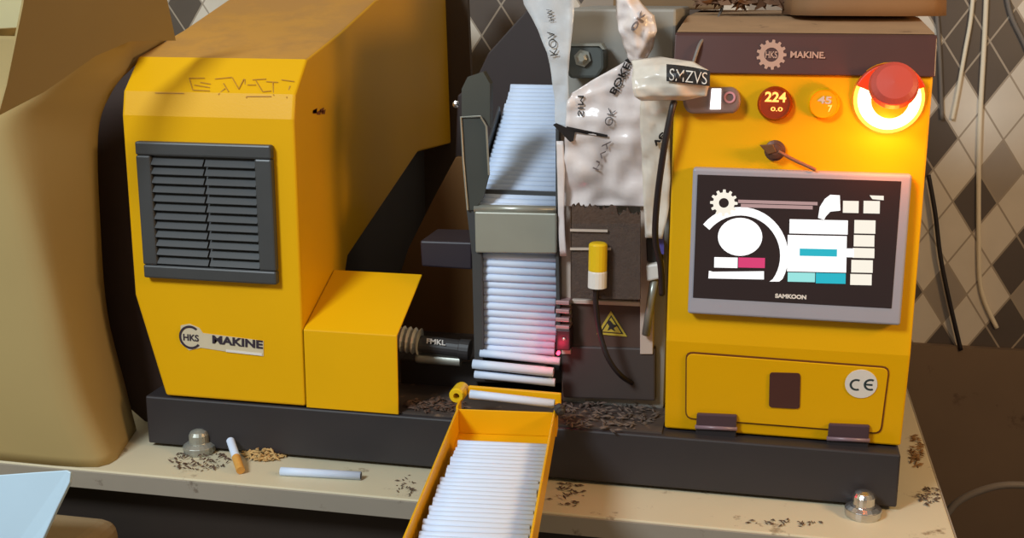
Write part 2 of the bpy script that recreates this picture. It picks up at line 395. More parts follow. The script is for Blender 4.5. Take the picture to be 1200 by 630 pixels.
# rear plate with shade painted in as brown, dark solenoid box
MB().pxprism([(534, 184), (560, 184), (560, 425), (462, 425), (466, 330), (478, 292), (505, 238)], .30, .01).build('rear_plate', mat('shaded_brown_plate', rgb(118, 80, 34), .7, var=.2, scale=8), mc, bevel=.001)
MB().pxprism([(492, 282), (553, 284), (553, 316), (494, 312)], .12, .07).build('solenoid_box', mat('solenoid_black', rgb(44, 36, 44), .5), mc, bevel=.002)
# big dark rear guard behind the magazine
MB().pxprism([(572, 62), (624, 4), (668, -10), (668, 190), (545, 215), (533, 190), (536, 112), (556, 96)], .34, .012).build('rear_guard', mat('dark_guard', rgb(52, 40, 38), .6), mc, bevel=.002)
MB().pxprism([(512, -40), (546, -40), (552, 95), (560, 330), (430, 330), (480, 200), (514, 100)], .61, .012).build('wall_shade_panel', mat('wall_shade_brown', rgb(84, 66, 48), .7), mc)  # brown sheet added to stand for shade on the wall behind

# filling head on the deck, below the chute
def cyl(mb, a, b, prof, n=20):
    a, b = Vector(a), Vector(b); d = b-a; return mb.rev(a, d, [(r, h*d.length) for r, h in prof], n)
YH = .075
hd = MB().pxprism([(468, 420), (560, 424), (560, 468), (470, 462)], YH+.02, .10).build('head_block', M['dark'], mc, bevel=.002)
MB().pxprism([(556, 428), (776, 424), (776, 452), (556, 448)], .09, .12).build('deck_block', M['dark'], mc, bevel=.002)
a, b = at(492, 403, Y=YH), at(551, 410, Y=YH)
cy = cyl(MB(), a, b, [(.0085, 0), (.0098, .02), (.0098, .8), (.0112, .8), (.0112, 1)]).build('air_cylinder', M['black'], mc, smooth=False, bevel=.0005)
tg = MB(); pxtext(tg, 'FMKL', (500, 402), (522, 404.5), 6, YH-.0102); tg.build('lettering', M['white'], cy)
a, b = at(488, 419, Y=YH), at(540, 423, Y=YH)
cyl(MB(), a, b, [(.005, 0), (.0055, .05), (.0055, 1)]).build('guide_rod', M['steel'], mc, bevel=.0003)
a, b = at(466, 396, Y=YH-.002), at(492, 400, Y=YH-.002)
kn = []
for i in range(9): kn += [(.0115 if i % 2 else .0150, i/8)]
cyl(MB(), a, b, kn, 14).build('knurled_nut', mat('bright_nut', rgb(200, 198, 186), .3, .3), mc, bevel=.0004)

# tube chute: two rails, weight plate
YC = .060
chx0, chx1 = at(560, 410, Y=YC).x, at(650, 410, Y=YC).x
rl = MB().pxprism([(546, 240), (556, 240), (564, 300), (566, 432), (556, 432), (553, 300)], YC-.012, .030)
rl.build('chute_rail', M['vent'], mc, bevel=.0006)
MB().pxprism([(651, 150), (655, 150), (655, 300), (657, 395), (652, 395), (651, 300)], YC-.010, .030).build('chute_rail', M['vent'], mc, bevel=.0006)
gd = [(540, 137), (563, 136), (570, 148), (573, 205), (566, 232), (556, 246), (547, 246)]
sg = MB().pxprism(gd, YC-.014, .003).build('chute_guard', mat('guard_steel', rgb(58, 60, 55), .55), mc)
MB().pxprism([(541, 136), (541, 104), (548, 90), (566, 84), (574, 98), (574, 150), (564, 136)], YC-.0108, .014).build('chute_guard', mat('guard_greenish_steel', rgb(66, 66, 58), .6), mc)  # greenish grey panel continuing the guard upward
MB().tube([at(x, y, Y=YC-.0155) for x, y in [(548, 246), (543, 190), (540, 137), (563, 136), (570, 148), (573, 205)]], .0011, 6).build('guard_edge', M['steel'], sg)
MB().rev(at(535, 122, Y=.10), (0, -1, 0), [(.0036, 0), (.0036, .003), (.001, .004)], 10).build('guard_screw', M['chrome'], mc)
wp = MB().pxprism([(556, 248), (652, 250), (652, 297), (557, 296)], YC-.016, .010)
wpo = wp.build('weight_plate', M['plate'], mc, bevel=.0015)
MB().tube([at(556, 244, Y=YC-.011), at(652, 246, Y=YC-.011)], .0042, 12).build('weight_bar', M['steel'], wpo, smooth=True)
# back wall of the chute and the sloping magazine behind the plate
P0, P1 = Vector((chx0-.001, YC+.016, .105)), Vector((chx1+.001, YC+.016, .28))
MB().box(chx0-.003, chx1+.003, YC+.0105, YC+.0145, .095, .285).build('chute_back', M['vent'], mc)

# tubes: one mesh, copied
TL = .0845
def tube_mesh(name, r, L, filt=True):
    mb = MB(); ring = 14
    mb.rev((-L/2, 0, 0), (1, 0, 0), [(r*.82, .006), (r*.82, 0), (r, 0), (r, L*.24), (r, L), (r*.84, L), (r*.84, L-.006)], ring)
    me = bpy.data.meshes.new(name); me.from_pydata(mb.v, [], mb.f)
    for m_ in (M['paper'], M['tubeend']): me.materials.append(m_)
    for i, p in enumerate(me.polygons):
        p.use_smooth = False
        c_ = p.center
        rr = math.hypot(c_.y, c_.z)
        if rr < r*.86: p.material_index = 1
        elif rr > r*.93: p.use_smooth = True
    return me
TM = tube_mesh('cigarette_tube', .0042, TL)
proto = bpy.data.objects.new('cigarette_tube', TM)
first = [True]
def tube_at(p, rot, label, group, r=1.0):
    o = proto if first[0] else proto.copy(); first[0] = False
    COL.objects.link(o); o.location = p; o.rotation_euler = rot; o.scale = (1, r, r)
    return tag(o, label, 'cigarette tube', group)
cxm = (chx0+chx1)/2
z_lo = at(600, 409, Y=YC).z; z_hi = at(600, 297, Y=YC).z
k = 0; z = z_lo
while z < z_hi+.022:
    tube_at((cxm+random.uniform(-.0012, .0012), YC+random.uniform(-.001, .0012), z), (0, random.uniform(-.006, .006), random.uniform(-.012, .012)),
            'white paper tube stacked level between the chute rails below the grey plate', 'paper tubes in the chute below the plate'); z += .00765
MAGS = []
mg0 = at(602, 243, Y=YC); mg1 = at(612, 103, Y=YC+.17)
L_ = (mg1-mg0).length; nn = int(L_/.0071)
xo = (chx0+chx1)/2
for i in range(nn+1):
    p = mg0.lerp(mg1, i/nn); p.x = xo
    tube_at((xo+random.uniform(-.0006, .0006), p.y, p.z), (0, random.uniform(-.003, .003), random.uniform(-.004, .004)),
            'white paper tube in the sloping magazine above the grey plate', 'paper tubes in the sloping magazine')
dv = (mg1-mg0).normalized(); dv.x = 0; nrm = Vector((0, dv.z, -dv.y)).normalized()
if nrm.y < 0: nrm = -nrm
bk = [Vector((xo-TL/2-.002, mg0.y, mg0.z))+nrm*.0046-dv*.002, Vector((xo+TL/2+.002, mg0.y, mg0.z))+nrm*.0046-dv*.002]
bk += [bk[1]+dv*(L_+.004), bk[0]+dv*(L_+.004)]
MB().prism(bk, nrm*.003).build('magazine_floor', M['vent'], mc)
sdp = [Vector((xo-TL/2-.004, mg0.y, mg0.z))+nrm*.0076, Vector((xo-TL/2-.004, mg0.y, mg0.z))-nrm*.012]
sdp += [sdp[1]+dv*L_*.75, sdp[0]+dv*L_*.75]
MB().prism(sdp, (.0018, 0, 0)).build('magazine_side', M['vent'], mc)

# tubes leaving the chute
tube_at(at(607, 418, Y=.050)+Vector((.002, 0, 0)), (0, .045, .02), 'white tube lying highest of the three at the chute exit, lit red at its end', None)
tube_at(at(601, 431, Y=.036), (0, .045, .03), 'white tube in the middle of the three at the chute exit', None, 1.15)
tube_at(at(603, 443, Y=.038), (0, .045, .03), 'white tube lowest of the three at the chute exit', None, 1.0)
ex = MB().pxprism([(566, 424), (640, 428), (640, 451), (568, 447)], .046, .03); ex.build('exit_block', M['dark'], mc, bevel=.001)

# sensor right of the exit
sb = MB().pxprism([(652, 386), (668, 387), (668, 411), (652, 410)], .045, .03).build('sensor', mat('sensor_black', rgb(52, 28, 34), .4), mc, bevel=.0012)
MB().rev(at(654, 414, Y=.043), (0, -1, 0), [(.0020, -.004), (.0020, 0), (.001, .001), (0, .0012)], 12).build('sensor_lamp', M['e_red'], sb)
MB().rev(at(661, 397, Y=.045), (0, -1, 0), [(.0018, 0), (.0018, .001), (.0008, .0016)], 10).build('sensor_screw', M['steel'], sb)
for i, y in enumerate((352, 362, 372, 381)):
    MB().pxprism([(651, y), (667, y+1), (667, y+5.5), (651, y+4.5)], .047, .02).build('cooling_fin', mat('fin_pink_grey', rgb(178, 142, 142), .4, .3), mc, bevel=.0006)

# tobacco hopper
YT = .062
hx0, hx1 = at(657, 330, Y=YT).x, at(771, 330, Y=YT).x
hz0 = at(700, 414, Y=YT).z; hz1 = at(700, 10, Y=YT).z
MB().box(hx0, hx1+.009, YT+.012, YT+.20, ZB+.001, hz1).build('hopper', mat('hopper_grey', rgb(150, 146, 138), .5, .1), mc, bevel=.003)
fr = MB()
fr.pxprism([(656, 150), (669, 150), (669, 415), (658, 415)], YT, .014)
fr.pxprism([(750, 150), (768, 150), (765, 415), (750, 415)], YT, .014)
fr.pxprism([(669, 350.5), (750, 354), (750, 359), (669, 355.5)], YT-.001, .014)
fr.build('hopper_frame', M['frame'], mc, bevel=.0008)
MB().pxprism([(668, 268), (712, 269), (712, 272), (668, 271)], .0310, .001).build('hopper_strap', M['frame'], mc)
MB().pxprism([(668, 290), (716, 290), (716, 293), (668, 293)], .0310, .001).build('hopper_strap', M['frame'], mc)
MB().pxprism([(667, 262), (752, 262), (752, 412), (667, 412)], YT+.004, .007).build('hopper_door', M['brownpanel'], mc)
MB().pxprism([(657, 405), (768, 408), (768, 470), (660, 466)], YT+.002, .02).build('hopper_skirt', mat('skirt_grey', rgb(66, 56, 52), .6), mc, bevel=.002)
tb = MB(); pts = []
for i in range(44):
    x = 670+80*i/43; y = 243+4*math.sin(i*.5)*.6+random.uniform(-4, 4)+(5 if i > 28 else 0) - (5 if i < 8 else 0); pts.append((x, y))
tb.pxprism(pts+[(750, 351), (670, 349)], .034, .006)
tobj = tb.build('tobacco_heap', M['tobacco'], mc); tobj['kind'] = 'stuff'
MB().pxprism([(668, 262), (751, 262), (751, 350), (668, 349)], .0322, .001).build('hopper_window', M['pane'], mc)
# lemon capped sleeve and its black lead
c0, c1 = at(701, 284, Y=.026), at(700, 330, Y=.026)
sv = MB(); cyl(sv, c0, c1, [(.0070, 0), (.0092, .04), (.0092, .72)], 18)
svo = sv.build('switch_sleeve', M['yellowcap'], mc, smooth=False, bevel=.0008)
cyl(MB(), c0.lerp(c1, .70), c0.lerp(c1, 1.14), [(.0088, 0), (.0094, .1), (.0094, 1), (.0070, 1), (.0070, .75)], 18).build('sleeve_collar', M['white'], svo)
MB().box(c0.x-.006, c0.x+.006, .026, .0372, c0.z-.030, c0.z-.012).build('sleeve_bracket', M['frame'], svo)
MB().tube(curve([at(x, y, Y=Y) for x, y, Y in ((700, 328, .027), (698, 350, .030), (702, 385, .036), (712, 418, .035), (728, 440, .045), (748, 452, .08))]), .0028, 8).build('lead', M['cable'], svo, smooth=True)
# warning triangle
tri = [(716, 364), (735, 394), (699, 391)]
tro = MB().pxprism(tri, YT+.0035, -.0008).build('warning_sticker', mat('warning_yellow', rgb(190, 170, 60), .5), mc)
ti = MB().pxprism([(716.2, 369), (730.5, 391), (703.5, 389)], YT+.0026, -.0004)
ti.build('sticker_field', M['print'], tro)
tn = MB().pxprism([(716.3, 371.5), (728, 389.8), (706, 388)], YT+.0021, -.0004); tn.build('sticker_ground', mat('warning_field', rgb(185, 165, 60), .5), tro)
td = MB().pxprism([(711, 377), (715, 375), (719, 380), (724, 381), (719, 384), (721, 388), (716, 385), (712, 387), (714, 382)], YT+.0016, -.0004); td.build('sticker_symbol', M['print'], tro)
# flange with bolt on the hopper's upper face
fl = at(683, 70, Y=.040)
pl = [(661, 62), (665, 52), (702, 52), (708, 60), (708, 80), (700, 92), (668, 92), (661, 82)]
fo = MB().pxprism(pl, .046, .030).build('bearing_flange', mat('flange_grey', rgb(84, 88, 85), .45), mc, bevel=.003)
MB().rev(at(683, 68, Y=.046), (0, -1, 0), [(.0085, 0), (.0085, .003), (.0055, .003), (.0055, .007), (.003, .009)], 6).build('bolt', M['steel'], fo)
MB().pxprism([(660, 51), (704, 51), (709, 58), (706, 58), (702, 54), (661, 54)], .044, .02).build('flange_rim', M['steel'], fo)

# air fitting and hose between hopper and cabinet
ft = MB().pxprism([(756, 311), (776, 308), (777, 326), (758, 330)], .045, .02).build('air_fitting', M['white'], mc, bevel=.002)
MB().tube([at(767, 328, Y=.052), at(763, 350, Y=.052), at(757, 392, Y=.055)], .0042, 10).build('fitting_pipe', M['steel'], ft, smooth=True)
MB().pxprism([(757, 280), (775, 282), (775, 308), (758, 306)], .055, .02).build('valve_block', M['dark'], mc, bevel=.001)
MB().pxprism([(768, 270), (778, 270), (778, 298), (769, 296)], .050, .004).build('blue_label', M['blue'], mc)
MB().tube(curve([at(x, y, Y=Y) for x, y, Y in ((790, 119, -.014), (787, 130, -.018), (778, 175, -.016), (770, 235, -.004), (768, 280, .01), (774, 310, .02), (776, 345, .03))]), .0031, 10).build('power_lead', M['cable'], mc, smooth=True)

# ------------------------------------------------------------------ control cabinet
ZCR, ZY, ZT = .156, .412, .4475
YB = .018; CD = .40
cb = MB().prism([(CX0, y, z) for y, z in ((YB, ZD), (0, ZCR), (0, ZY), (CD, ZY), (CD, ZD))], (CX1-CX0, 0, 0))
cab = cb.build('control_cabinet', M['yellow'], mc, bevel=.002)
MB().prism([(CX0-.0012, y, z) for y, z in ((-.004, ZY), (.004, ZT-.002), (.007, ZT), (CD+.003, ZT+.006), (CD+.003, ZY))], (CX1-CX0+.0024, 0, 0)).build('visor', M['visor'], mc, bevel=.001)
vis = mc.children[-1]
lid0 = .012
MB().prism([(CX0-.001, y, z) for y, z in ((lid0, ZT+.0005), (.15, ZT+.012), (CD, ZT+.014), (CD, ZT+.0065))], (CX1-CX0+.002, 0, 0)).build('lid', M['dust'], mc, bevel=.001)
def vy(z): return -.004+.008*(z-ZY)/(ZT-.002-ZY)
lc = at(904, 64, Y=0); vg = MB()
g_ = gear(lc, .0108, .0132, vy(lc.z)-.0004, 13); m_ = len(g_); inner = [Vector((lc.x+.0062*math.cos(2*math.pi*k/m_), p.y, lc.z+.0062*math.sin(2*math.pi*k/m_))) for k, p in enumerate(g_)]
g_ = [g_[(k+1) % m_] for k in range(m_)]
for p in g_+inner: p.y = vy(p.z)-.0006
vg.add(g_+inner, [(k, (k+1) % m_, m_+(k+1) % m_, m_+k) for k in range(m_)])
text(vg, 'HKS', (lc.x-.0052, vy(lc.z)-.0012, lc.z-.003), (.0104, 0, 0), (0, .0013, .006), (0, -1, 0), .02)
a = at(926, 67.5, Y=0); b = at(967, 68.5, Y=0)
text(vg, 'MAKINE.', (a.x, vy(a.z)-.0012, a.z), (b.x-a.x, 0, b.z-a.z), (0, .0013, .0058), (0, -1, 0), .03)
vg.build('visor_logo', M['visorlogo'], vis)
MB().tube(curve([at(x, y, Y=Y) for x, y, Y in ((812, 75, -.006), (820, 52, .0), (828, 42, .02), (838, 30, .10), (846, 10, .2))]), .0016, 8).build('aerial_wire', M['greycord'], vis, smooth=True)

# touch screen
bq = [(815.5, 197), (1068, 205), (1056, 383), (802.5, 366)]
YS = -.012
def rect_from(q, Y):
    p = [at(*a, Y=Y) for a in q]
    return (p[0].x+p[3].x)/2, (p[1].x+p[2].x)/2, (p[2].z+p[3].z)/2, (p[0].z+p[1].z)/2
bx0, bx1, bz0, bz1 = rect_from(bq, YS)
scr = MB().box(bx0, bx1, YS, .0, bz0, bz1).build('touch_screen', M['bezel'], mc, bevel=.0025, seg=3)
gq = [(818, 205), (1056, 211.5), (1045, 361.5), (811.5, 348)]
gx0, gx1, gz0, gz1 = rect_from(gq, YS)
MB().box(gx0, gx1, YS-.0006, YS, gz0, gz1).build('screen_glass', M['glass'], scr, bevel=.0003)
YU = YS-.0007
def U(u, v): return (800+u/3.15, 190+v/3.15)
def quad(mb, u0, v0, u1, v1, Y=YU, sk=.022): return mb.pxprism([U(u0, v0), U(u1, v0+(u1-u0)*sk), U(u1-.02*(v1-v0), v1+(u1-u0)*sk), U(u0-.02*(v1-v0), v1)], Y, -.0003)
def poly(mb, pp, Y=YU): return mb.pxprism([U(*p) for p in pp], Y, -.0003)
w = MB()
cc = (212, 345); arc = []
for k in range(29):
    t_ = math.radians(140-205*k/28); arc.append((cc[0]+178*math.cos(t_), min(440, cc[1]-180*math.sin(t_))))
inn = []
for k in range(29):
    t_ = math.radians(140-205*k/28); inn.append((cc[0]+148*math.cos(t_), min(440, cc[1]-149*math.sin(t_))))
w.add([at(*U(*p), Y=YU-.0002) for p in arc+inn], [(k, k+1, 29+k+1, 29+k) for k in range(28)])
poly(w, [(212+82*math.cos(2*math.pi*k/32), 275-70*math.sin(2*math.pi*k/32)) for k in range(32)])
quad(w, 117, 350, 203, 388); poly(w, [(97, 400), (112, 404), (300, 402), (300, 432), (95, 428)])
quad(w, 395, 210, 610, 262); quad(w, 388, 268, 606, 402); quad(w, 606, 318, 632, 350)
poly(w, [(500, 205), (506, 165), (525, 135), (545, 120), (580, 122), (582, 178), (545, 182), (528, 200), (522, 212)])
w.build('display_white', M['e_white'], scr)
w = MB()
for q in ((592, 142, 650, 186), (668, 142, 728, 188), (634, 213, 712, 262), (632, 268, 708, 310), (628, 316, 708, 352), (623, 360, 702, 406), (619, 412, 698, 452)): quad(w, *q)
poly(w, [(690, 122), (742, 124), (742, 140), (700, 136)])
w.build('display_cream', M['e_cream'], scr); w = MB()
gc = at(*U(152, 150), Y=YU-.0003); g_ = gear(gc, .0098, .0125, YU-.0003, 12); m_ = len(g_)
g_ = [g_[(k+1) % m_] for k in range(m_)]
inner = [Vector((gc.x+.0045*math.cos(2*math.pi*(k)/m_), YU-.0003, gc.z+.0045*math.sin(2*math.pi*(k)/m_))) for k in range(m_)]
w.add(g_+inner, [(k, (k+1) % m_, m_+(k+1) % m_, m_+k) for k in range(m_)])
w.build('display_gear', M['e_cream'], scr)
w = MB(); quad(w, 432, 318, 570, 345, YU-.0005); quad(w, 492, 408, 602, 446); w.build('display_teal', M['e_teal'], scr)
w = MB(); quad(w, 388, 406, 489, 440); w.build('display_pale_teal', M['e_pale'], scr)
w = MB(); quad(w, 206, 351, 304, 388); w.build('display_pink', M['e_pink'], scr)
w = MB(); quad(w, 205, 138, 498, 150, sk=.03); quad(w, 215, 153, 480, 166, sk=.03); w.build('display_header', M['e_grey'], scr)
w = MB(); pxtext(w, 'SAMKOON', U(341, 500), U(456, 506), 5.4, YU, bold=.05); w.build('screen_lettering', M['e_led'] if False else M['white'], scr)

# buttons row
rk = MB(); cz = at(834, 118, Y=0)
pill = []
for k in range(24):
    t_ = 2*math.pi*k/24; pill.append((834+(22 if math.cos(t_) > 0 else -22)+12*math.cos(t_), 118-15.5*math.sin(t_)))
rko = rk.pxprism(pill, -.012, .012).build('rocker_switch', M['rocker'], mc, bevel=.003, seg=3)
MB().pxprism([(834, 104), (845, 104), (844.5, 128), (832, 128)], -.0135, .002).build('rocker_lamp', M['e_led'], rko)
rr = MB(); c = at(855, 114, Y=-.013); rring(rr, c, .0035, .0052, -.0132, .0015, 24); rr.build('rocker_ring', mat('ring_pink', rgb(214, 150, 158), .4), rko)
def gauge(cx, cy, r_, m, nm):
    c = at(cx, cy, Y=0); R_ = r_*.00082
    return MB().rev(c, (0, -1, 0), [(R_, 0), (R_, .004), (R_*.88, .007), (R_*.84, .0062), (0, .0062)], 28).build(nm, m, mc)
g1 = gauge(908, 121, 19, M['gauge'], 'digital_gauge')
w = MB(); pxtext(w, '224', (896, 119), (921, 120), 12, -.0066, bold=.03); pxtext(w, '0.0', (903, 130), (917, 130.5), 5, -.0066); w.build('gauge_digits', M['e_digits'], g1)
g2 = gauge(965, 121, 17, M['gaugedim'], 'digital_gauge')
g2.data.materials[0] = M['yellow']
w = MB(); pxtext(w, '45', (958, 121), (974, 122), 9, -.0066, bold=.03); w.build('gauge_digits', M['e_dim'], g2)
w = MB(); pxtext(w, '7', (970, 131), (975, 131), 8, -.0066); w.build('gauge_digits', M['e_digits'], g2)
# key switch
c = at(908, 176, Y=0)
ks = MB().rev(c, (0, -1, 0), [(.0095, 0), (.0095, .003), (.0065, .004), (.0065, .010), (.003, .011)], 20).build('key_switch', mat('key_brown', rgb(98, 66, 52), .4, .3), mc)
MB().pxprism([(890, 170), (906, 169), (910, 178), (900, 181)], -.012, .0025).build('key', M['steel'] if False else mat('key_dark', rgb(112, 78, 48), .4, .3), ks, bevel=.0006)
MB().tube(curve([at(x, y, Y=Y) for x, y, Y in ((912, 177, -.010), (928, 186, -.009), (956, 199, -.013))]), .0016, 8).build('key_cord', mat('key_cord', rgb(140, 88, 62), .6), ks, smooth=True)
# emergency stop
c = at(1041, 115, Y=0)
es = MB().rev(c, (0, -1, 0), [(.0318, 0), (.0318, .003), (.016, .003), (.016, .02), (0, .02)], 32).build('emergency_stop', M['gaugedim'], mc)
R0, R1 = .0150, .0295
ring = MB().rev((c.x, 0, c.z), (0, -1, 0), [(R0, .0031), (R1, .0031), (R1+.0008, .006), (R1-.002, .0085), (R0+.004, .0105), (R0, .0105)], 40)
rgo = ring.build('glowing_ring', M['e_rim'], es, smooth=True)
MB().rev((c.x, 0, c.z), (0, -1, 0), [(R1-.0125, .0102), (R1-.0025, .0085), (R1-.003, .0115), (R1-.0065, .0132), (R1-.0115, .0132)], 40).build('ring_core', M['e_ring'], es, smooth=True)
sh = MB(); rring(sh, (c.x, 0, c.z), .0150, .0312, -.0150, .0115, 24, 22, 158)
sh.build('glare_arc', mat('orange_red_glare', rgb(205, 62, 14), .5), es, bevel=.001)  # added arc, orange-red colour stands for the glare above the ring
ad = Vector((0, -1, .46)).normalized()
bt = MB().rev(Vector((c.x, -.012, c.z+.002)), ad, [(.010, -.004), (.010, .022), (.0196, .024), (.0208, .028), (.0196, .034), (.015, .0375), (0, .039)], 32)
bt.build('push_button', M['red'], es, smooth=False, bevel=.0008)
# door, latch, hinges, CE sticker
def dface(px, py, lift=0):
    d = ray(px, py); nn = Vector((0, -(ZCR-ZD), -YB)).normalized()
    p = CAM+d*((Vector((0, 0, ZCR))-CAM).dot(nn)/d.dot(nn)); return p+nn*lift
DN = Vector((0, -(ZCR-ZD), -YB)).normalized()
def rquad(q, r):
    out = []
    n4 = len(q)
    for i in range(n4):
        p, a, b = Vector(q[i]), Vector(q[i-1]), Vector(q[(i+1) % n4])
        da, db = (a-p).normalized(), (b-p).normalized()
        for k in range(5):
            t_ = k/4; A = p+da*r*(1-t_)**2; out.append(tuple((p+da*r*(1-t_)**2+db*r*t_**2)))
    return out
dq = rquad([(803.5, 411), (1043, 429), (1033, 508), (803, 490)], 9)
MB().prism([dface(x, y, .0003) for x, y in dq], DN*.0005).build('door_gasket', mat('gasket_brown', rgb(110, 62, 14), .6), mc)
dq2 = rquad([(805, 413), (1041.2, 430.6), (1031.2, 506), (804.6, 488.4)], 8)
dr = MB().prism([dface(x, y, .0009) for x, y in dq2], DN*.0012).build('door', M['yellow'], mc, bevel=.0006)
MB().prism([dface(x, y, .0022) for x, y in rquad([(902, 434.5), (938, 435.5), (937, 477), (901, 475)], 4)], DN*.001).build('door_latch', mat('latch_brown', rgb(76, 42, 36), .5), dr)
ce = MB().prism([dface(1009+19*math.cos(2*math.pi*k/32), 448-16.5*math.sin(2*math.pi*k/32), .0022) for k in range(32)], DN*.0006).build('approval_sticker', M['white'], dr)
w = MB(); CV = Vector((0, -YB/(ZCR-ZD), 1)).normalized()
def cering(cx_, a0_, a1_, r0_, r1_, n_=20):
    o_ = dface(cx_, 449, .0029); k0 = len(w.v)
    for r_ in (r0_, r1_):
        for k in range(n_+1):
            t_ = math.radians(a0_+(a1_-a0_)*k/n_); w.v.append(o_+Vector((1, 0, 0))*r_*math.cos(t_)+CV*r_*math.sin(t_))
    w.f += [(k0+k, k0+k+1, k0+n_+1+k+1, k0+n_+1+k) for k in range(n_)]
cering(1003.5, 62, 298, .0042, .0063); cering(1020, 62, 298, .0042, .0063)
eo = dface(1020, 449, .0029); k0 = len(w.v); w.v += [eo+Vector((-.005, 0, 0))-CV*.001, eo+Vector((.0018, 0, 0))-CV*.001, eo+Vector((.0018, 0, 0))+CV*.001, eo+Vector((-.005, 0, 0))+CV*.001]; w.f.append((k0, k0+1, k0+2, k0+3))
w.build('lettering', mat('ce_ink', rgb(48, 60, 62), .5), dr)
for hq in ([(817, 481), (864, 483), (862, 518), (815, 515)], [(971, 493), (1019, 495), (1016, 533), (968, 530)]):
    top, bot = hq[:2], hq[2:]
    zm = .45
    ml = tuple(hq[0][i]*(1-zm)+hq[3][i]*zm for i in (0, 1)); mr = tuple(hq[1][i]*(1-zm)+hq[2][i]*zm for i in (0, 1))
    h = MB().prism([dface(x, y, .0022) for x, y in (hq[0], hq[1], mr, ml)], DN*.004).build('hinge', M['hinge'], mc, bevel=.0015)
    MB().prism([dface(x, y, .0004) for x, y in (ml, mr, hq[2], hq[3])], DN*.0052).build('hinge_leaf', M['base'], h, bevel=.001)
    MB().tube([dface(ml[0]-1, ml[1], .0058), dface(mr[0]+1, mr[1], .0058)], .0022, 10).build('hinge_pin', mat('pin_grey', rgb(128, 104, 112), .35), h, smooth=True)

# ------------------------------------------------------------------ catch tray with its cigarettes
ZTOP, ZF = .088, .0625
a0, a1, b0, b1 = [at(*q, Z=ZTOP) for q in ((536, 478), (470, 630), (650, 481), (625, 630))]
dirv = ((a0-a1).normalized()+(b0-b1).normalized()).normalized()   # away from the viewer
side = Vector((dirv.y, -dirv.x, 0))
mid0 = (a0+b0)/2; W2 = ((b0-a0).dot(side)+(b1-a1).dot(side))/4; LT = .36
tr = empty('catch_tray', mid0-dirv*.15+Vector((0, 0, ZF-ZTOP)), 'yellow metal catch tray hooked to the front of the machine, full of white tubes', 'tray')
def T(s, l, z): return Vector((mid0.x, mid0.y, 0))+side*s+dirv*l+Vector((0, 0, z))
def tbox(mb, s0, s1, l0, l1, z0, z1):
    return mb.add([T(s, l, z) for s in (s0, s1) for l in (l0, l1) for z in (z0, z1)], [(0, 1, 3, 2), (4, 6, 7, 5), (0, 4, 5, 1), (2, 3, 7, 6), (0, 2, 6, 4), (1, 5, 7, 3)])
tbox(MB(), -W2, W2, -LT, 0, ZF-.002, ZF).build('tray_floor', M['tray'], tr, bevel=.0004)
for s in (-1, 1):
    tbox(MB(), *(sorted((s*W2, s*(W2-.0022)))), -LT, 0, ZF+.0001, ZTOP).build('tray_side', M['tray'], tr, bevel=.0008)
tbox(MB(), -W2, W2, -LT-.002, -LT-.0001, ZF-.002, ZTOP).build('tray_end', M['tray'], tr, bevel=.0005)
tbox(MB(), -W2+.0023, W2-.0023, -.002, 0, ZF+.0001, ZTOP-.001).build('tray_end', M['tray'], tr, bevel=.0005)
# hanging rail at the far end
ra, rb = at(550, 459, Y=-.010), at(658, 468, Y=-.010)
MB().prism([ra+Vector((0, 0, -.006)), rb+Vector((0, 0, -.006)), rb+Vector((0, 0, .0075)), ra+Vector((0, 0, .0075))], (0, -.004, 0)).build('hook_rail', M['tray'], tr, bevel=.001)
lug = MB(); lc_ = at(537, 461, Y=-.018); lug.rev(lc_+Vector((0, .016, 0)), (0, -1, 0), [(.0035, 0), (.0072, 0), (.0078, .004), (.0078, .022), (.0066, .024), (.0032, .024), (.0032, .01)], 18)
lug.build('hook_lug', M['yellowcap'], tr)
tbox(MB(), -W2-.0005, -W2+.0015, -.002, .022, ZF, ZTOP+.002).build('hook_arm', M['tray'], tr)
tbox(MB(), W2-.0015, W2+.0015, -.002, .022, ZF, ZTOP+.002).build('hook_arm', M['tray'], tr)
c = at(655, 479, Y=-.03); MB().rev(c, (.4, -1, 0), [(.0062, 0), (.0062, .003), (.004, .005), (.004, .009), (.002, .010)], 8).build('hook_screw', M['dark'], tr)
ang = math.atan2(side.y, side.x)
tube_at(at(600, 467, Y=-.026), (0, .05, .02), 'white tube caught level behind the tray on the yellow hook rail', None, 1.0)
l = -.050
i = 0
offs = 0
while l > -LT+.012:
    if i % 6 == 0: offs = random.uniform(-.0015, .0015)
    s_ = offs+random.uniform(-.001, .001)+.0025
    tube_at(T(s_, l, ZF+.0043+random.uniform(0, .0006)), (0, random.uniform(-.008, .008), ang+random.uniform(-.02, .02)),
            'white tube lying across the floor of the yellow catch tray', 'tubes lying in the catch tray')
    l -= .0083; i += 1
l = -.062; i = 0
while l > -LT+.02:
    if i % 5 == 0: offs = random.uniform(-.0015, .0015)
    tube_at(T(offs+.003+random.uniform(-.001, .001), l, ZF+.0043+.0074+random.uniform(0, .0012)), (0, random.uniform(-.01, .01), ang+random.uniform(-.025, .025)),
            'white tube in the upper layer of the yellow catch tray', 'tubes lying on top in the catch tray')
    l -= random.choice((.0083, .0084, .0085, .0095)); i += 1

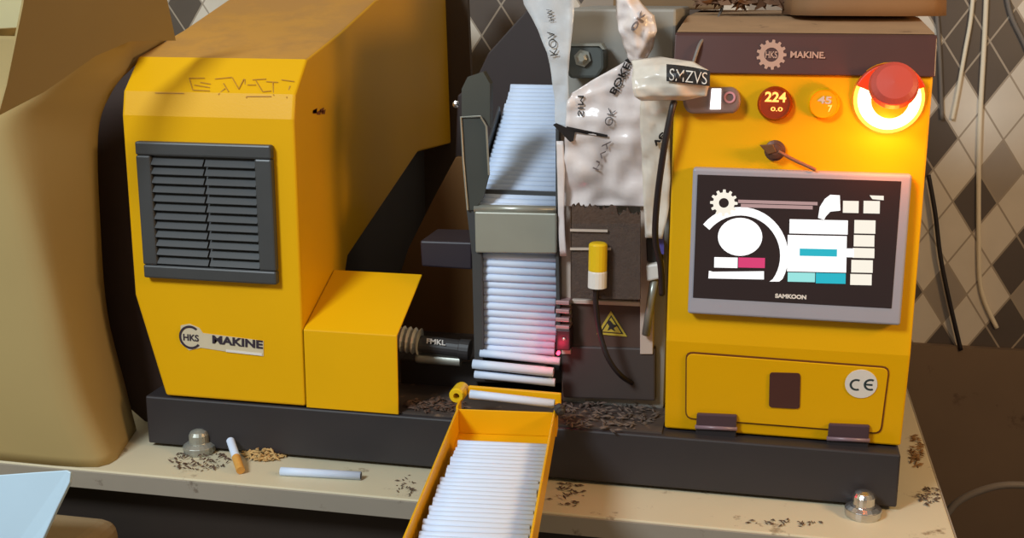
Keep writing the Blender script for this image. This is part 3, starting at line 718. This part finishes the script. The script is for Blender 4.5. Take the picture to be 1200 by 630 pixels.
# ------------------------------------------------------------------ plastic bags
def film(name, rows, mat_, parent, nx=14, per=6, crumple=.004, freq=45, seed=0, bulge=0, smooth=True):
    """rows: (left px, left py, right px, right py, Y)"""
    R_ = []
    for i in range(len(rows)-1):
        for k in range(per):
            t_ = k/per; R_.append([rows[i][j]*(1-t_)+rows[i+1][j]*t_ for j in range(5)])
    R_.append(list(rows[-1]))
    vs = []; px = []
    off = Vector((seed*3.1, seed*1.7, 0))
    for r in R_:
        for j in range(nx+1):
            u = j/nx; x = r[0]*(1-u)+r[2]*u; y = r[1]*(1-u)+r[3]*u
            Y = r[4]-bulge*math.sin(math.pi*u)
            p = at(x, y, Y=Y)
            d = noise.noise(p*freq+off)+.5*noise.noise(p*freq*2.3+off)
            q = Vector((p.x+.25*crumple*noise.noise(p*freq+off+Vector((9, 0, 0))), p.y+d*crumple, p.z)); vs.append(q); px.append((x, y))
    n1 = nx+1
    fs = [(i*n1+j, i*n1+j+1, (i+1)*n1+j+1, (i+1)*n1+j) for i in range(len(R_)-1) for j in range(nx)]
    mb = MB().add(vs, fs); o = mb.build(name, mat_, parent, smooth=smooth)
    sd = o.modifiers.new('thickness', 'SOLIDIFY'); sd.thickness = .0003
    return o, list(zip(px, vs))
def onfilm(name, grid, mb_px, parent, m, lift=.0026):
    """mb_px: (2-D photo outline points, faces) laid on the film's own surface"""
    vs = []
    for x, y in mb_px[0]:
        best = sorted(grid, key=lambda g: (g[0][0]-x)**2+(g[0][1]-y)**2)[:4]
        wts = [1/(1e-3+(g[0][0]-x)**2+(g[0][1]-y)**2) for g in best]
        Y = sum(w_*g[1].y for w_, g in zip(wts, best))/sum(wts)
        vs.append(at(x, y, Y=Y-lift))
    o = MB().add(vs, mb_px[1]).build(name, m, parent)
    sd = o.modifiers.new('thickness', 'SOLIDIFY'); sd.thickness = .0003
    return o
def ptxt(s, O, Wv, Hv, bold=.02):
    uv, fs = textmesh(s, bold); return [(O[0]+Wv[0]*u+Hv[0]*v, O[1]+Wv[1]*u+Hv[1]*v) for u, v in uv], fs

bg = empty('plastic_bag', at(705, 240, Y=.04), 'crumpled clear plastic bag with black print draped over the hopper', 'bag')
o1, G1 = film('bag_strip', [(606, -25, 676, -25, .030), (614, 5, 673, 5, .030), (630, 35, 671, 35, .028), (641, 62, 668, 62, .028), (646, 90, 666, 90, .030), (650, 118, 666, 118, .034), (651, 150, 666, 150, .036)], M['film'], bg, nx=8, crumple=.003, freq=40, seed=1)
onfilm('printed_word', G1, ptxt('KOV', (654, 64), (-4, -28), (-9, 1.5), -.01), o1, M['print'])
onfilm('printed_word', G1, ptxt('HW', (650, 24), (-3, -14), (-7, 1), -.01), o1, M['print'])
o2, G2 = film('bag_front', [(668, 110, 742, 66, .034), (664, 120, 752, 90, .030), (663, 132, 758, 118, .032), (662, 152, 766, 142, .036), (661, 175, 768, 172, .042), (661, 205, 768, 205, .050), (661, 232, 767, 232, .0525), (661, 242, 767, 242, .053)], M['filmwhite'], bg, nx=22, crumple=.008, freq=34, seed=2)
onfilm('printed_word', G2, ptxt('BOKEM', (714, 108), (23, -46), (7, 3), .02), o2, M['print'])
onfilm('printed_line', G2, ptxt('ltd vakum', (723, 106), (18, -36), (3, 1.5), .0), o2, M['print'])
onfilm('printed_word', G2, ptxt('SIM', (677, 136), (0, -24), (7, 0), .0), o2, M['print'])
onfilm('printed_word', G2, ptxt('OK', (708, 146), (5, -20), (9, 2), -.01), o2, mat('faint_print', rgb(96, 92, 92), .5))
onfilm('printed_word', G2, ptxt('hvy', (692, 196), (18, -34), (9, 4), -.015), o2, mat('grey_print', rgb(128, 116, 116), .5))
onfilm('printed_bar', G2, ([(648, 146), (652, 144), (674, 154), (672, 165), (668, 166)], [(0, 1, 2, 3, 4)]), o2, M['print'])
onfilm('printed_bar', G2, ([(664, 148), (688, 153), (712, 158), (712, 161), (686, 157), (663, 152)], [(0, 1, 2, 3, 4, 5)]), o2, M['print'])
o3, G3 = film('bag_neck', [(722, -20, 734, -20, .030), (722, 2, 752, 5, .028), (722, 20, 768, 18, .024), (724, 34, 771, 36, .022), (728, 50, 765, 55, .024), (736, 64, 758, 70, .028), (742, 78, 764, 82, .030)], M['filmwhite'], bg, nx=12, crumple=.008, freq=60, seed=3, bulge=.012)
onfilm('printed_word', G3, ptxt('ok', (738, 34), (14, -22), (8, 5), .02), o3, mat('grey_print', rgb(130, 122, 124), .5))
# rolled end with printed band, reaching in front of the cabinet
o4, G4 = film('bag_roll', [(740, 70, 775, 66, .000), (742, 80, 812, 72, -.020), (740, 92, 830, 82, -.030), (742, 104, 832, 98, -.032), (744, 113, 828, 112, -.028), (752, 118, 800, 118, -.018)], M['filmwarm'], bg, nx=20, crumple=.006, freq=40, seed=4, bulge=.004)
gx, gy = 14, 4
lpx = []
for b_ in range(gy+1):
    for a_ in range(gx+1):
        u, v = a_/gx, b_/gy; x_ = 781+51*u; yt = 75+3*u+5*u*u; yb = 95+6*u; lpx.append((x_, yt*(1-v)+yb*v))
band = onfilm('printed_label', G4, (lpx, [(b_*(gx+1)+a_, b_*(gx+1)+a_+1, (b_+1)*(gx+1)+a_+1, (b_+1)*(gx+1)+a_) for b_ in range(gy) for a_ in range(gx)]), o4, M['print'], lift=.003)
onfilm('printed_word', G4, ptxt('SMZVS', (784, 94), (44, 5), (1, -14), -.01), o4, M['white'], lift=.0042)
o5, G5 = film('bag_tail', [(752, 112, 788, 114, .002), (750, 126, 787, 128, .004), (750, 150, 785, 152, .010), (752, 190, 785, 192, .022), (754, 240, 784, 242, .034), (756, 278, 776, 280, .040)], M['filmwarm'], bg, nx=8, crumple=.005, freq=60, seed=5)
onfilm('printed_word', G5, ptxt('ve', (764, 168), (12, -14), (5, 4)), o5, M['print'])
o6, G6 = film('bag_edge', [(652, 165, 660, 165, .044), (653, 200, 662, 200, .044), (654, 250, 661, 250, .048), (656, 300, 664, 300, .05)], M['filmwhite'], bg, nx=4, crumple=.002, seed=6)
# ------------------------------------------------------------------ things around
# kraft carton with an open flap at the left
kc = empty('kraft_carton', at(100, 545, Z=0), 'big plain kraft cardboard carton with folded flap standing left of the machine', 'carton')
rows = [((-120, 527, None), (128, 551.5, None), (160, 503, None)),
        ((-120, 430, -.08), (89, 470, -.078), (147, 452, .030)),
        ((-120, 330, -.09), (60, 345, -.086), (126, 366, .025)),
        ((-120, 230, -.10), (30, 240, -.094), (118, 270, .015)),
        ((-120, 150, -.105), (2, 152, -.100), (115, 158, .010)),
        ((-120, 110, -.11), (30, 118, -.080), (131, 108, .015)),
        ((-120, 70, -.11), (70, 85, -.055), (156, 79, .040)),
        ((-120, 40, -.11), (125, 44, -.020), (203, 41, .120))]
def kp(q): return at(q[0], q[1], Z=.0005) if q[2] is None else at(q[0], q[1], Y=q[2])
cols = [curve([kp(r[c_]) for r in rows], 5) for c_ in range(3)]
g = []; nxk = 16
for L_, C_, R_ in zip(*cols):
    for k in range(nxk+1):
        u = k/nxk*2
        # quadratic blends keep the fold soft
        if u <= 1: p = L_.lerp(C_, u)
        else: p = C_.lerp(R_, u-1)
        w_ = max(0, 1-abs(u-1)/.3); p = p+((L_.lerp(C_, .85)+C_.lerp(R_, .15))/2-C_)*w_*w_*.8
        g.append(p)
n1 = nxk+1; nr = len(g)//n1
kobj = MB().add(g, [(i*n1+j, i*n1+j+1, (i+1)*n1+j+1, (i+1)*n1+j) for i in range(nr-1) for j in range(nxk)]).build('carton_body', M['kraft'], kc, smooth=True)
sd = kobj.modifiers.new('thickness', 'SOLIDIFY'); sd.thickness = .003; sd.offset = 1
fa_, fb_, fc_ = at(-4, 134, Y=-.135), at(196, 36, Y=.0), at(100, -30, Y=-.10)
fn_ = (fb_-fa_).cross(fc_-fa_).normalized()
def onflap(x, y):
    d = ray(x, y); return CAM+d*((fa_-CAM).dot(fn_)/d.dot(fn_))
fp = [onflap(*q) for q in ((-4, 134), (50, 106), (110, 64), (150, 47), (204, 46), (188, -30), (30, -30), (25, 4), (6, 98))]
fl_ = MB().add(fp, [tuple(range(9))]).build('carton_flap', M['kraftdark'], kc)
sd = fl_.modifiers.new('thickness', 'SOLIDIFY'); sd.thickness = .003
top = cols[0][-1]; tr_ = cols[2][-1]; br = cols[2][0]; bl = cols[0][0]
rw = MB().add([bl, bl+Vector((0, .17, 0)), top+Vector((0, .2, 0)), top], [(0, 1, 2, 3)])
rw.add([bl+Vector((0, .17, 0)), br+Vector((-.075, -.02, 0)), cols[2][20]+Vector((-.06, .0, 0)), tr_+Vector((-.10, -.09, 0)), top+Vector((0, .2, 0))], [(0, 1, 2, 3, 4)])
bwo = rw.build('carton_rear', M['kraft'], kc); sd = bwo.modifiers.new('thickness', 'SOLIDIFY'); sd.thickness = .003

# tan box on the floor in front of the table with a white card lying on it
bxz = at(95, 598, Y=-.085).z
x1 = at(84, 612, Y=-.175).x
tbx = MB().box(x1-.30, x1, -.175, -.085, -.78, bxz)
tag(tbx.build('brown_carton', M['tanbag'], bevel=.018, seg=4), 'tall brown carton standing on the floor before the table, under white card', 'carton')
pq = [(-80, 562, -.186), (40, 553, -.184), (78, 550.5, -.183), (83, 553, -.183), (81.5, 565, -.185), (66, 597, -.189), (50, 632, -.194), (-10, 780, -.21), (-80, 780, -.21)]
cpts = [at(x, y, Y=Y) for x, y, Y in pq]
cd = MB().prism(cpts, (0, .004, -.002))
tag(cd.build('white_card', M['sheet'], bevel=.001), 'bluish white card sheet leaning before the table edge at lower left', 'card')

# cigarette with tan filter, loose tube, tobacco
a, b = at(270, 516, Y=-.006), at(282, 551, Z=.0046)
d = b-a; cg = empty('cigarette', b, 'white cigarette with tan filter leaning on the black base by the dusty foot', 'cigarette')
MB().rev(a, d, [(.0032, .004), (.0032, 0), (.0043, 0), (.0043, d.length*.56)], 16).build('paper', M['paper'], cg, smooth=False)
MB().rev(a, d, [(.0043, d.length*.56), (.0044, d.length*.561), (.0044, d.length), (.0038, d.length)], 16).build('filter', M['filter'], cg)
a, b = at(332, 552, Z=.0041), at(420, 557, Z=.0041)
tube_at((a+b)/2, (0, 0, math.atan2((b-a).y, (b-a).x)), 'loose white tube lying alone on the table before the black base', None, 1.05)
def crumbs(name, cx, cy, rx, ry, n_, size, m, label, top=.0, seed=1, z=0):
    rnd = random.Random(seed); mb = MB()
    for i in range(n_):
        r_ = math.sqrt(rnd.random()); t_ = rnd.random()*6.283
        p = at(cx+rx*r_*math.cos(t_), cy+ry*r_*math.sin(t_), Z=z); h = top*(1-r_)*rnd.random()
        s_ = size*rnd.uniform(.5, 1.4); a_ = rnd.random()*6.283
        u = Vector((math.cos(a_), math.sin(a_), rnd.uniform(-.3, .3)))*s_*1.9; v = Vector((-math.sin(a_), math.cos(a_), 0))*s_*.6; w_ = Vector((0, 0, s_*.6))
        q = p+Vector((0, 0, h+s_*.35 + abs(u.z)))
        mb.add([q-u, q+v, q+u, q-v, q+w_, q-w_*.5], [(0, 1, 4), (1, 2, 4), (2, 3, 4), (3, 0, 4), (1, 0, 5), (2, 1, 5), (3, 2, 5), (0, 3, 5)])
    o = mb.build(name, m); return tag(o, label, 'tobacco', kind='stuff')
crumbs('tobacco_pile', 312, 530, 26, 11, 420, .0026, M['lighttobacco'], 'small heap of light cut tobacco before the black base', .016, 2)
crumbs('tobacco_crumbs', 235, 540, 36, 13, 110, .0017, M['tobacco'], 'dark tobacco crumbs scattered around the dusty foot', .004, 3)
crumbs('tobacco_crumbs', 476, 569, 12, 13, 26, .0014, M['tobacco'], 'dark tobacco crumbs on the table left of the tray', .001, 4)
crumbs('tobacco_crumbs', 665, 581, 22, 16, 34, .0017, M['tobacco'], 'dark tobacco crumbs on the table right of the tray', .002, 5)
crumbs('tobacco_crumbs', 1088, 582, 13, 12, 46, .0016, M['tobacco'], 'dark tobacco crumbs at the right end of the table', .002, 6)
crumbs('tobacco_crumbs', 1074, 530, 8, 20, 90, .0018, mat('brown_tobacco', rgb(130, 96, 58), .9, var=.4, scale=140), 'brown tobacco dust beside the cabinet at the table end', .002, 7)
crumbs('tobacco_crumbs', 925, 613, 50, 4, 34, .0014, M['tobacco'], 'dark tobacco specks along the table front edge before the cabinet', .001, 8)
crumbs('tobacco_crumbs', 712, 486, 60, 20, 260, .0022, mat('grey_brown_scraps', rgb(92, 78, 68), .85, var=.5, scale=90), 'grey brown tobacco scraps on the deck between tray and cabinet', .004, 9, z=ZB+.002)
crumbs('tobacco_crumbs', 510, 476, 36, 8, 120, .0025, M['tobacco'], 'tobacco scraps on the deck behind the tray hook', .002, 10, z=ZB+.002)

# clutter on top of the cabinet
kb = empty('paper_sack', at(1000, 30, Y=.17), 'brown paper sack slumped on the right of the cabinet lid', 'sack')
sk = MB(); prof_ = []
p0 = at(1010, 33, Y=.17); cs = []
nu, nvv = 28, 14
for j in range(nvv+1):
    h = j/nvv
    for i in range(nu):
        t_ = 2*math.pi*i/nu; rx = .080*(1-.25*h)+.004*math.sin(5*t_+3*h); ry = .070*(1-.2*h)
        cxx = max(-1, min(1, math.copysign(abs(math.cos(t_))**.6, math.cos(t_)))); syy = math.copysign(abs(math.sin(t_))**.6, math.sin(t_))
        p = Vector((p0.x+rx*cxx, .175+ry*syy, ZT+.0140+.17*h)); k_ = noise.noise(p*22)*.010; cs.append(p+Vector((k_*cxx, k_*syy, 0)))
sk.add(cs, [(j*nu+i, j*nu+(i+1) % nu, (j+1)*nu+(i+1) % nu, (j+1)*nu+i) for j in range(nvv) for i in range(nu)]+[tuple(range(nu-1, -1, -1)), tuple(nvv*nu+i for i in range(nu))])
sk.build('sack_body', mat('brown_paper', rgb(128, 92, 58), .8, var=.15, scale=10), kb, smooth=True)
p0 = at(782, 30, Y=.17)
tcx = MB().box(p0.x-.072, p0.x+.050, .28, .37, ZT+.0162, ZT+.17)
tag(tcx.build('tan_box', mat('tan_card', rgb(140, 108, 74), .8, var=.12), bevel=.003), 'small tan cardboard box standing on the left of the cabinet lid', 'box')
rnd = random.Random(5); lf = MB()
lp = at(868, 16, Y=.17)
for i in range(150):
    a_ = rnd.random()*6.283; r_ = rnd.random()**.6
    p = Vector((lp.x+.045*r_*math.cos(a_), .185+.035*r_*math.sin(a_), ZT+.024+.05*(1-r_)*rnd.random()+.002))
    u = Vector((rnd.uniform(-1, 1), rnd.uniform(-1, 1), rnd.uniform(-.2, .8))).normalized()*.013; v = u.orthogonal().normalized()*.005; w_ = u.cross(v).normalized()*.0015
    lf.add([p-u, p+v, p+u, p-v, p+w_], [(0, 1, 4), (1, 2, 4), (2, 3, 4), (3, 0, 4), (3, 2, 1, 0)])
tag(lf.build('tobacco_leaves', mat('dark_leaf', rgb(118, 84, 60), .85, var=.4, scale=60)), 'clump of dark tobacco leaf on the middle of the cabinet lid', 'tobacco', kind='stuff')

# cords on and before the wall at the right
def cord(pp, Y, r_, m, label):
    o = MB().tube(curve([at(x, y, Y=Y) for x, y in pp]), r_, 8).build('cord', m, smooth=True); return tag(o, label, 'cord')
cord([(1142, -30), (1138, 20), (1131, 60), (1122, 110), (1116, 140)], WALLY-.004, .0030, M['cord'], 'thin white cord slanting down the tiles beside the cabinet')
cord([(1157, -30), (1154, 40), (1149, 130), (1147, 200), (1147, 280), (1150, 340), (1168, 384)], WALLY-.004, .0036, M['cord'], 'long white cord hanging straight down the tiles')
cord([(1176, -30), (1184, 15), (1200, 50), (1215, 85)], WALLY-.004, .0036, M['greycord'], 'grey cord at the upper right corner of the tiles')
cord([(1088, 205), (1096, 250), (1102, 300), (1112, 350), (1126, 410)], WALLY-.014, .0034, M['cable'], 'black cord dropping along the right side of the cabinet')
cord([(1090, -20), (1097, 10), (1101, 60), (1104, 140)], WALLY-.004, .0030, M['greycord'], 'pale grey cord just right of the glowing button')
cord([(1108, 604), (1122, 588), (1148, 575), (1180, 568), (1230, 570)], .30, .0045, M['greycord'], 'grey cord arching out from the table end at lower right')

# ------------------------------------------------------------------ light
def area(name, loc, tgt, size, power, col):
    l_ = bpy.data.lights.new(name, 'AREA'); l_.energy = power; l_.color = col; l_.shape = 'DISK'; l_.size = size
    o = bpy.data.objects.new(name, l_); COL.objects.link(o); o.location = loc
    o.rotation_euler = (Vector(tgt)-Vector(loc)).to_track_quat('-Z', 'Y').to_euler(); return o
area('ceiling_lamp', (-.85, -1.50, 1.50), (-.1, 0, .2), .5, 38, (.80, .92, 1))
area('side_lamp', (1.00, -.35, .58), (-.2, .06, .30), .20, 5.2, (1, .64, .30))
pl_ = bpy.data.lights.new('button_glow', 'POINT'); pl_.energy = .40; pl_.color = (1, .20, .02); pl_.shadow_soft_size = .012
po = bpy.data.objects.new('button_glow', pl_); COL.objects.link(po); po.location = at(1041, 113, Y=0)+Vector((.0, -.040, -.030))
pr = bpy.data.lights.new('sensor_glow', 'POINT'); pr.energy = .02; pr.color = (1, .03, .10); pr.shadow_soft_size = .003
po = bpy.data.objects.new('sensor_glow', pr); COL.objects.link(po); po.location = at(652, 412, Y=.028)
wd = bpy.data.worlds.new('world'); scene.world = wd; wd.use_nodes = True
wd.node_tree.nodes['Background'].inputs[0].default_value = (1, .88, .74, 1); wd.node_tree.nodes['Background'].inputs[1].default_value = .30
vs_ = scene.view_settings; vs_.view_transform = 'Standard'; vs_.look = 'None'; vs_.gamma = 1; vs_.use_curve_mapping = False; vs_.exposure = 0
